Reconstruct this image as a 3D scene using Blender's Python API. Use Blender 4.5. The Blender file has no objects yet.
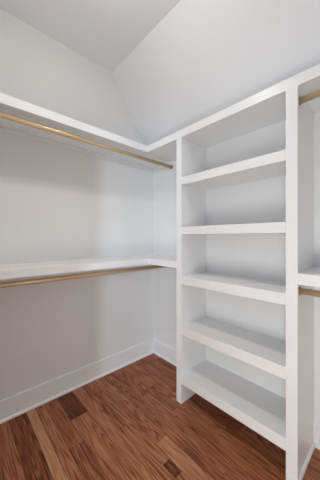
import bpy, bmesh, math, random
from mathutils import Vector

scene = bpy.context.scene
col = scene.collection

# ------------------------------------------------------------------ camera
cam_data = bpy.data.cameras.new('camera')
cam_data.lens = 222.66 / 480 * 36.0
cam_data.sensor_width = 36.0
cam_data.sensor_fit = 'AUTO'
cam_data.shift_y = -2.27 / 480
cam_data.clip_start = 0.02
cam = bpy.data.objects.new('camera', cam_data)
cam.location = (1.9086, -1.659, 1.291)
cam.rotation_euler = (math.radians(90), 0, 0.8258)
col.objects.link(cam)
scene.camera = cam

# ------------------------------------------------------------------ world, lights, exposure
world = bpy.data.worlds.new('world')
scene.world = world
world.use_nodes = True
bg = world.node_tree.nodes['Background']
bg.inputs['Color'].default_value = (0.93, 0.96, 1.0, 1)
bg.inputs['Strength'].default_value = 0.05

def area(name, loc, target, sx, sy, power, color, shape='RECTANGLE'):
    d = bpy.data.lights.new(name, 'AREA')
    d.shape = shape
    d.size = sx
    if shape == 'RECTANGLE':
        d.size_y = sy
    d.energy = power
    d.color = color
    o = bpy.data.objects.new(name, d)
    o.location = loc
    o.rotation_euler = (Vector(target) - Vector(loc)).to_track_quat('-Z', 'Y').to_euler()
    col.objects.link(o)
    return o

# daylight of the bright room beyond the closet doorway
area('doorway_daylight', (1.95, -2.75, 1.35), (1.3, -0.3, 1.1), 1.6, 2.0, 20.0, (0.70, 0.79, 0.95))
# added low fill lamp just outside the doorway, evening out the closet light
area('doorway_low_fill', (1.9, -2.3, 0.5), (0.8, -0.3, 0.8), 0.8, 0.6, 15.5, (0.97, 0.975, 0.91))
# a narrow far window whose daylight comes slantwise through the doorway into the corner
area('window_daylight', (4.0, -4.12, 1.7), (0.2, -0.3, 1.4), 0.22, 0.8, 63.0, (0.74, 0.86, 1.0))

scene.view_settings.view_transform = 'Standard'
scene.view_settings.look = 'None'
scene.view_settings.gamma = 1.0
scene.view_settings.exposure = 0.05
scene.view_settings.use_curve_mapping = False

# ------------------------------------------------------------------ dimensions (metres)
RW = 2.45          # right wall
FW = -1.95         # wall with the doorway
CEIL = 2.90
SLOPE_Y = -0.534   # where the slope meets the flat ceiling
TOP = 2.13         # top of the shelving
UX0, UX1, UX2, UX3 = 0.700, 0.752, 1.492, 1.536   # unit side panels
D = 0.367          # shelving depth on the back wall
LD = 0.338         # depth of the upper left run
FE = 0.019   # thickness of the front edging
LD2 = 0.360        # depth of the lower left run

# ------------------------------------------------------------------ materials
def new_mat(name):
    m = bpy.data.materials.new(name)
    m.use_nodes = True
    nt = m.node_tree
    return m, nt, nt.nodes['Principled BSDF']

def paint(name, color, rough, bump=0.03, scale=260.0):
    m, nt, b = new_mat(name)
    b.inputs['Base Color'].default_value = (*color, 1)
    b.inputs['Roughness'].default_value = rough
    tc = nt.nodes.new('ShaderNodeTexCoord')
    n = nt.nodes.new('ShaderNodeTexNoise')
    n.inputs['Scale'].default_value = scale
    n.inputs['Detail'].default_value = 3
    bp = nt.nodes.new('ShaderNodeBump')
    bp.inputs['Strength'].default_value = bump
    bp.inputs['Distance'].default_value = 0.002
    nt.links.new(tc.outputs['Object'], n.inputs['Vector'])
    nt.links.new(n.outputs['Fac'], bp.inputs['Height'])
    nt.links.new(bp.outputs['Normal'], b.inputs['Normal'])
    return m

M_WALL = paint('wall_paint', (0.850, 0.848, 0.838), 0.7)
M_CEIL = paint('ceiling_paint', (0.895, 0.898, 0.915), 0.8)
M_TRIM = paint('white_trim_paint', (0.875, 0.875, 0.878), 0.32, 0.02, 120.0)

def metal(name, color, rough, metallic=1.0):
    m, nt, b = new_mat(name)
    b.inputs['Base Color'].default_value = (*color, 1)
    b.inputs['Metallic'].default_value = metallic
    b.inputs['Roughness'].default_value = rough
    tc = nt.nodes.new('ShaderNodeTexCoord')
    n = nt.nodes.new('ShaderNodeTexNoise')
    n.inputs['Scale'].default_value = 90
    mr = nt.nodes.new('ShaderNodeMapRange')
    mr.inputs['To Min'].default_value = rough - 0.04
    mr.inputs['To Max'].default_value = rough + 0.06
    nt.links.new(tc.outputs['Object'], n.inputs['Vector'])
    nt.links.new(n.outputs['Fac'], mr.inputs['Value'])
    nt.links.new(mr.outputs['Result'], b.inputs['Roughness'])
    return m
M_BRASS = metal('brushed_brass', (0.76, 0.555, 0.335), 0.36, 0.5)
M_BRASS_DARK = metal('brass_flange', (0.36, 0.25, 0.12), 0.45)

def wood():
    m, nt, b = new_mat('stained_oak_planks')
    N, Lk = nt.nodes.new, nt.links.new
    tc = N('ShaderNodeTexCoord')
    seed = N('ShaderNodeAttribute'); seed.attribute_name = 'seed'
    tone = N('ShaderNodeAttribute'); tone.attribute_name = 'tone'
    # shift the grain by plank
    comb = N('ShaderNodeCombineXYZ')
    for k, s in enumerate((7.3, 3.1, 11.7)):
        mu = N('ShaderNodeMath'); mu.operation = 'MULTIPLY'; mu.inputs[1].default_value = s
        Lk(seed.outputs['Fac'], mu.inputs[0]); Lk(mu.outputs[0], comb.inputs[k])
    add = N('ShaderNodeVectorMath'); add.operation = 'ADD'
    Lk(tc.outputs['Object'], add.inputs[0]); Lk(comb.outputs[0], add.inputs[1])
    # cathedral figure: rings of a slow field stretched along the board
    mp = N('ShaderNodeMapping'); mp.inputs['Scale'].default_value = (0.9, 10.0, 1.0)
    Lk(add.outputs[0], mp.inputs['Vector'])
    n1 = N('ShaderNodeTexNoise'); n1.inputs['Scale'].default_value = 1.0; n1.inputs['Detail'].default_value = 1.6
    n1.inputs['Roughness'].default_value = 0.45
    Lk(mp.outputs[0], n1.inputs['Vector'])
    m1 = N('ShaderNodeMath'); m1.operation = 'MULTIPLY'; m1.inputs[1].default_value = 125.0
    Lk(n1.outputs['Fac'], m1.inputs[0])
    sn = N('ShaderNodeMath'); sn.operation = 'SINE'; Lk(m1.outputs[0], sn.inputs[0])
    ring = N('ShaderNodeMapRange'); ring.inputs['From Min'].default_value = -1; ring.inputs['From Max'].default_value = 1
    Lk(sn.outputs[0], ring.inputs['Value'])
    ring.inputs['To Min'].default_value = 0.0
    pw = N('ShaderNodeMath'); pw.operation = 'POWER'; pw.inputs[1].default_value = 1.8
    Lk(ring.outputs['Result'], pw.inputs[0])
    # fine pores
    mp2 = N('ShaderNodeMapping'); mp2.inputs['Scale'].default_value = (7.0, 150.0, 1.0)
    Lk(add.outputs[0], mp2.inputs['Vector'])
    n2 = N('ShaderNodeTexNoise'); n2.inputs['Scale'].default_value = 1.0; n2.inputs['Detail'].default_value = 4
    Lk(mp2.outputs[0], n2.inputs['Vector'])
    # broad blotches of stain
    mp3 = N('ShaderNodeMapping'); mp3.inputs['Scale'].default_value = (3.0, 14.0, 1.0)
    Lk(add.outputs[0], mp3.inputs['Vector'])
    n3 = N('ShaderNodeTexNoise'); n3.inputs['Scale'].default_value = 1.3; n3.inputs['Detail'].default_value = 2
    Lk(mp3.outputs[0], n3.inputs['Vector'])
    def madd(a, f, c):
        x = N('ShaderNodeMath'); x.operation = 'MULTIPLY_ADD'
        Lk(a, x.inputs[0]); x.inputs[1].default_value = f
        if isinstance(c, float): x.inputs[2].default_value = c
        else: Lk(c, x.inputs[2])
        return x.outputs[0]
    v = madd(pw.outputs[0], -0.21, 0.08 - 0.325 - 0.18 + 0.06)
    v = madd(n2.outputs['Fac'], 0.65, v)
    v = madd(n3.outputs['Fac'], 0.36, v)
    v = madd(tone.outputs['Fac'], 1.0, v)
    cr = N('ShaderNodeValToRGB')
    e = cr.color_ramp.elements
    e[0].position = 0.0; e[0].color = (0.045, 0.012, 0.004, 1)
    e[1].position = 1.0; e[1].color = (0.58, 0.34, 0.19, 1)
    for pos, c in ((0.25, (0.130, 0.034, 0.011)), (0.45, (0.285, 0.094, 0.040)), (0.62, (0.40, 0.165, 0.085)), (0.8, (0.50, 0.245, 0.13))):
        x = e.new(pos); x.color = (*c, 1)
    Lk(v, cr.inputs['Fac'])
    Lk(cr.outputs['Color'], b.inputs['Base Color'])
    b.inputs['Roughness'].default_value = 0.36
    b.inputs['Specular IOR Level'].default_value = 0.22
    bp = N('ShaderNodeBump'); bp.inputs['Strength'].default_value = 0.12; bp.inputs['Distance'].default_value = 0.001
    Lk(n2.outputs['Fac'], bp.inputs['Height']); Lk(bp.outputs['Normal'], b.inputs['Normal'])
    return m
M_WOOD = wood()
M_SUBFLOOR, _nt, _b = new_mat('dark_plank_joint')
_b.inputs['Base Color'].default_value = (0.02, 0.009, 0.006, 1)
_b.inputs['Roughness'].default_value = 0.8


# ------------------------------------------------------------------ mesh helpers
def add_box(bm, x0, x1, y0, y1, z0, z1):
    vs = [bm.verts.new(v) for v in ((x0,y0,z0),(x1,y0,z0),(x1,y1,z0),(x0,y1,z0),(x0,y0,z1),(x1,y0,z1),(x1,y1,z1),(x0,y1,z1))]
    fs = []
    for f in ((0,3,2,1),(4,5,6,7),(0,1,5,4),(1,2,6,5),(2,3,7,6),(3,0,4,7)):
        fs.append(bm.faces.new([vs[i] for i in f]))
    return fs

def add_prism(bm, pts, axis, a, b):
    """pts: closed outline in the two remaining axes, extruded along axis from a to b"""
    def mk(p, t):
        q = list(p); q.insert(axis, t); return q
    va = [bm.verts.new(mk(p, a)) for p in pts]
    vb = [bm.verts.new(mk(p, b)) for p in pts]
    n = len(pts)
    bm.faces.new(va); bm.faces.new(vb[::-1])
    for i in range(n):
        j = (i + 1) % n
        bm.faces.new((va[i], vb[i], vb[j], va[j]))

def add_lathe(bm, prof, base, axis, seg=28):
    """prof: (distance along axis, radius)"""
    rings = []
    for t, r in prof:
        ring = []
        for k in range(seg):
            a = 2 * math.pi * k / seg
            q = [r * math.cos(a), r * math.sin(a)]
            q.insert(axis, t)
            ring.append(bm.verts.new([base[i] + q[i] for i in range(3)]))
        rings.append(ring)
    for A, B in zip(rings, rings[1:]):
        for k in range(seg):
            bm.faces.new((A[k], A[(k+1) % seg], B[(k+1) % seg], B[k]))
    bm.faces.new(rings[0][::-1]); bm.faces.new(rings[-1])

def obj(name, bm, mat, parent=None, bevel=0.0, smooth=False):
    bmesh.ops.recalc_face_normals(bm, faces=bm.faces)
    if bevel:
        es = [e for e in bm.edges if len(e.link_faces) == 2 and e.calc_face_angle(0) > 0.6]
        bmesh.ops.bevel(bm, geom=es, offset=bevel, segments=2, affect='EDGES', profile=0.5)
    me = bpy.data.meshes.new(name)
    bm.to_mesh(me); bm.free()
    me.materials.append(mat)
    o = bpy.data.objects.new(name, me)
    col.objects.link(o)
    if parent is not None:
        o.parent = parent
        o.matrix_parent_inverse = parent.matrix_world.inverted()
    if smooth:
        for p in me.polygons: p.use_smooth = len(p.vertices) == 4
    return o

def struct(name, bm, mat, bevel=0.0, smooth=False):
    o = obj(name, bm, mat, None, bevel, smooth)
    o['kind'] = 'structure'
    return o

def thing(name, label, cat, loc, group=None):
    o = bpy.data.objects.new(name, None)
    o.empty_display_size = 0.1
    o.location = loc
    col.objects.link(o)
    bpy.context.view_layer.update()
    o['label'] = label; o['category'] = cat
    if group: o['group'] = group
    return o

def box_obj(name, dims, mat, parent=None, bevel=0.0015):
    bm = bmesh.new(); add_box(bm, *dims)
    return obj(name, bm, mat, parent, bevel)

# ------------------------------------------------------------------ the room shell
T = 0.12
def floor():
    rnd = random.Random(11)
    seams = [0.0, -0.09, -0.19, -0.285, -0.385, -0.475, -0.56, -0.64, -0.735, -0.79, -0.838, -0.93, -1.055,
             -1.147, -1.212, -1.27, -1.38]
    y = -1.38
    while y > FW - T - 0.9:
        y -= 0.083; seams.append(y)
    seams.insert(0, 0.10)
    # planks seen clearly: row -> list of (x end, tone)
    fixed = {
        (-0.93, -1.055): [(0.035, .42), (0.325, .17), (1.05, .47), (1.9, .40)],
        (-1.212, -1.27): [(0.95, .74), (1.8, .45)],
        (-1.147, -1.212): [(0.75, .47), (1.7, .43)],
        (-1.27, -1.38): [(0.85, .27), (1.9, .42)],
        (-1.055, -1.147): [(0.537, .41), (1.35, .33), (2.0, .48)],
        (-0.838, -0.93): [(1.15, .50), (2.0, .40)],
        (-0.79, -0.838): [(0.62, .40), (1.3, .44)],
        (-0.735, -0.79): [(0.99, .46), (1.085, .18), (1.7, .44)],
        (-0.64, -0.735): [(0.865, .44), (1.6, .60)],
        (-0.56, -0.64): [(0.55, .38), (1.25, .43)],
        (-0.475, -0.56): [(0.48, .40), (0.80, .48), (1.6, .42)],
        (-0.385, -0.475): [(0.44, .45), (0.75, .38), (1.5, .46)],
        (-0.285, -0.385): [(0.30, .43), (1.1, .47)],
    }
    bm = bmesh.new()
    lt = bm.faces.layers.float.new('tone'); ls = bm.faces.layers.float.new('seed')
    g = 0.0010
    for a, b in zip(seams, seams[1:]):
        row = list(fixed.get((a, b), []))
        x = row[-1][0] if row else -T
        if not row:
            x = -T + rnd.uniform(0.2, 0.9); row.append((x, rnd.uniform(.34, .5)))
        while x < RW + T:
            x += rnd.uniform(0.45, 1.1); row.append((x, rnd.uniform(.34, .52)))
        x0 = -T
        for x1, tone in row:
            x1 = min(x1, RW + T)
            if x1 <= x0: continue
            sd = rnd.uniform(0, 10)
            for f in add_box(bm, x0 + g, x1 - g, b + g, a - g, -0.010, 0.0):
                f[lt] = tone; f[ls] = sd; f.material_index = 0
            x0 = x1
    for f in add_box(bm, -T, RW + T, seams[-1], 0.10, -0.06, -0.0015):
        f.material_index = 1
    o = obj('floor', bm, M_WOOD)
    o.data.materials.append(M_SUBFLOOR)
    o['kind'] = 'structure'
floor()

bm = bmesh.new(); add_box(bm, -T, 0, FW - T, 0, 0, CEIL); struct('wall_left', bm, M_WALL)
bm = bmesh.new(); add_box(bm, -T, RW + T, 0, T, 0, TOP + 0.02); struct('wall_back', bm, M_WALL)
bm = bmesh.new(); add_box(bm, RW, RW + T, FW - T, 0, 0, CEIL); struct('wall_right', bm, M_WALL)
# wall behind the camera with the doorway opening
DX0, DX1, DH = 1.47, 2.25, 2.06
bm = bmesh.new()
add_box(bm, 0, DX0, FW - T, FW, 0, CEIL)
add_box(bm, DX1, RW, FW - T, FW, 0, CEIL)
add_box(bm, DX0, DX1, FW - T, FW, DH, CEIL)
struct('wall_front', bm, M_WALL)
bm = bmesh.new()
for x0, x1, z0, z1 in ((DX0 - 0.02, DX0 + 0.018, 0, DH + .02), (DX1 - 0.018, DX1 + 0.02, 0, DH + .02), (DX0 + .018, DX1 - .018, DH - 0.018, DH + 0.02)):
    add_box(bm, x0, x1, FW - T - 0.012, FW + 0.012, z0, z1)
struct('door_1', bm, M_TRIM)
# ceiling: flat part and the slope that falls to the back wall
bm = bmesh.new()
add_prism(bm, [(FW - T, CEIL), (SLOPE_Y, CEIL), (0.0, TOP), (0.0 + T, TOP), (T, TOP + 0.1), (SLOPE_Y + 0.05, CEIL + 0.12), (FW - T, CEIL + 0.12)], 0, -T, RW + T)
struct('ceiling', bm, M_CEIL)

# baseboards with a small shoe moulding in front
BH, BT, SH = 0.150, 0.014, 0.018
def board_profile(s):
    return [(0, 0), (s * BT, 0), (s * BT, BH - 0.006), (s * (BT - 0.004), BH), (0, BH)]
def shoe_profile(s, off):
    pts = [(off, 0), (off + s * 0.013, 0)]
    for k in range(5):
        a = k / 4 * math.pi / 2
        pts.append((off + s * 0.013 * math.cos(a), 0.006 + (SH - 0.006) * math.sin(a)))
    pts[-1] = (off, SH)
    return pts
bm = bmesh.new(); add_prism(bm, board_profile(1), 1, FW, 0); struct('baseboard_left', bm, M_TRIM)
bm = bmesh.new(); add_prism(bm, board_profile(-1), 0, BT, UX0); add_prism(bm, board_profile(-1), 0, UX3, RW); struct('baseboard_back', bm, M_TRIM)
bm = bmesh.new(); add_prism(bm, [(RW - a, b) for a, b in board_profile(1)], 1, FW, -BT); struct('baseboard_right', bm, M_TRIM)
bm = bmesh.new(); add_prism(bm, shoe_profile(1, BT), 1, FW, -BT); struct('trim_1', bm, M_TRIM)
bm = bmesh.new(); add_prism(bm, shoe_profile(-1, -BT), 0, BT + .013, UX0); struct('trim_2', bm, M_TRIM)
bm = bmesh.new(); add_prism(bm, shoe_profile(-1, -BT), 0, UX3 + .013, RW - BT); struct('trim_3', bm, M_TRIM)
bm = bmesh.new(); add_prism(bm, shoe_profile(1, UX3), 1, -D + FE, -BT); struct('trim_4', bm, M_TRIM)

# ------------------------------------------------------------------ built-in shelving unit
unit = thing('shelving_unit', 'white built-in open shelving unit with five shelves standing on the wood floor', 'shelving unit', ((UX0 + UX3) / 2, -D / 2, 0))
B0 = 2.072
ST = 1.548   # the right stile stands a little proud of its panel
for x0, x1, xs in ((UX0, UX1, UX1), (UX2, UX3, ST)):
    pnl = box_obj('side_panel', (x0, x1, -D + FE, 0, 0, B0), M_TRIM, unit)
    box_obj('front_stile', (x0, xs, -D, -D + FE, 0, B0), M_TRIM, pnl, 0.0012)
box_obj('back_panel', (UX1, UX2, -0.044, -0.026, 0.158, B0), M_TRIM, unit, 0)
for t, b in ((1.7605, 1.7025), (1.3755, 1.3170), (0.9945, 0.9315), (0.6030, 0.5370), (0.2230, 0.1575)):
    s = box_obj('shelf', (UX1, UX2, -D + FE, -0.044, b, t), M_TRIM, unit, 0)
    box_obj('front_edge', (UX1, UX2, -D, -D + FE, b, t), M_TRIM, s, 0.0012)

# ------------------------------------------------------------------ wall shelves
def l_shelf(th, depth, x_end, z0, z1):
    """shelf along the left wall that turns the corner and runs along the back wall to x_end"""
    bm = bmesh.new()
    add_prism(bm, [(0, 0), (0, FW), (depth - FE, FW), (depth - FE, -D + FE), (x_end, -D + FE), (x_end, 0)], 2, z0, z1)
    b = obj('shelf_board', bm, M_TRIM, th)
    bm = bmesh.new()
    add_prism(bm, [(depth - FE, FW), (depth, FW), (depth, -D), (x_end, -D), (x_end, -D + FE), (depth - FE, -D + FE)], 2, z0, z1)
    obj('front_edge', bm, M_TRIM, th, 0.0012)
top = thing('wall_shelf', 'long white top shelf turning the corner below the sloped ceiling, over the shelving unit', 'shelf', (LD, -D, B0))
l_shelf(top, LD, RW, B0, TOP)
bm = bmesh.new()
add_prism(bm, [(0, 0), (0, FW), (0.014, FW), (0.014, -0.014), (UX0, -0.014), (UX0, 0)], 2, B0 - 0.034, B0)
obj('wall_cleat', bm, M_TRIM, top, 0.001)
low = thing('wall_shelf', 'white lower shelf wrapping the left corner, halfway up, ending at the shelving unit', 'shelf', (LD2, -D, 1.05))
l_shelf(low, LD2, UX0, 1.0505, 1.103)
rs = thing('wall_shelf', 'white lower shelf at right edge, to the right of the shelving unit', 'shelf', (UX3, -D, 1.05))
box_obj('shelf_board', (UX3, RW, -D + FE, 0, 1.0505, 1.108), M_TRIM, rs, 0)
box_obj('front_edge', (ST, RW, -D, -D + FE, 1.0505, 1.108), M_TRIM, rs, 0.0012)

# ------------------------------------------------------------------ brass hanging rods
R = 0.0165
def rod(label, axis, a, b, c0, c1):
    """axis 1: runs along the left wall (c0 = x, c1 = z); axis 0: along the back wall (c0 = y, c1 = z)"""
    base = (c0, 0, c1) if axis == 1 else (0, c0, c1)
    loc = list(base); loc[axis] = (a + b) / 2
    t = thing('hanging_rod', label, 'closet rod', loc, 'brass closet rods')
    bm = bmesh.new(); add_lathe(bm, [(a + 0.002, R), (b - 0.002, R)], base, axis, 32)
    obj('tube', bm, M_BRASS, t, 0, True)
    for e, s in ((a, 1), (b, -1)):
        bm = bmesh.new()
        prof = [(e, 0.0210), (e + s * 0.004, 0.0210), (e + s * 0.006, 0.0200), (e + s * 0.008, 0.0195), (e + s * 0.010, 0.0195), (e + s * 0.011, 0.0185)]
        add_lathe(bm, prof, base, axis, 28)
        obj('flange', bm, M_BRASS_DARK, t, 0, True)
rod('brass rod under the top shelf, along the left wall', 1, FW, 0, 0.284, 2.026)
rod('brass rod under the lower shelf, along the left wall', 1, FW, 0, 0.284, 1.006)
rod('short brass rod at upper right, fixed to the shelving unit below the top shelf', 0, UX3, RW, -0.310, 2.018)
rod('short brass rod at right edge, fixed to the shelving unit below the lower right shelf', 0, UX3, RW, -0.308, 1.008)

# ------------------------------------------------------------------ ceiling lamp (above the frame)
LX, LY = 1.02, -1.20

lamp = thing('ceiling_light', 'small round white flush ceiling light above the middle of the closet', 'ceiling light', (LX, LY, CEIL))
bm = bmesh.new(); add_lathe(bm, [(0, 0.075), (-0.022, 0.075), (-0.026, 0.068), (-0.026, 0.03)], (LX, LY, CEIL), 2, 36); obj('frame', bm, M_TRIM, lamp, 0, True)
# lamp holder; the bulb below it is the point light
bm = bmesh.new(); add_lathe(bm, [(-0.026, 0.016), (-0.13, 0.02), (-0.150, 0.012)], (LX, LY, CEIL), 2, 24); obj('socket', bm, M_BRASS_DARK, lamp, 0, True)
bulb = bpy.data.lights.new('ceiling_light_bulb', 'POINT')
bulb.energy = 5.3
bulb.color = (1.0, 0.982, 0.955)
bulb.shadow_soft_size = 0.045
o = bpy.data.objects.new('ceiling_light_bulb', bulb)
o.location = (LX, LY, CEIL - 0.21)
col.objects.link(o)
# the bulb's stronger downward beam
o = area('ceiling_light_beam', (LX, LY, CEIL - 0.10), (LX, LY, 0), 0.13, 0.13, 4.7, (1.0, 0.975, 0.945), 'DISK')
o.data.spread = math.radians(120)
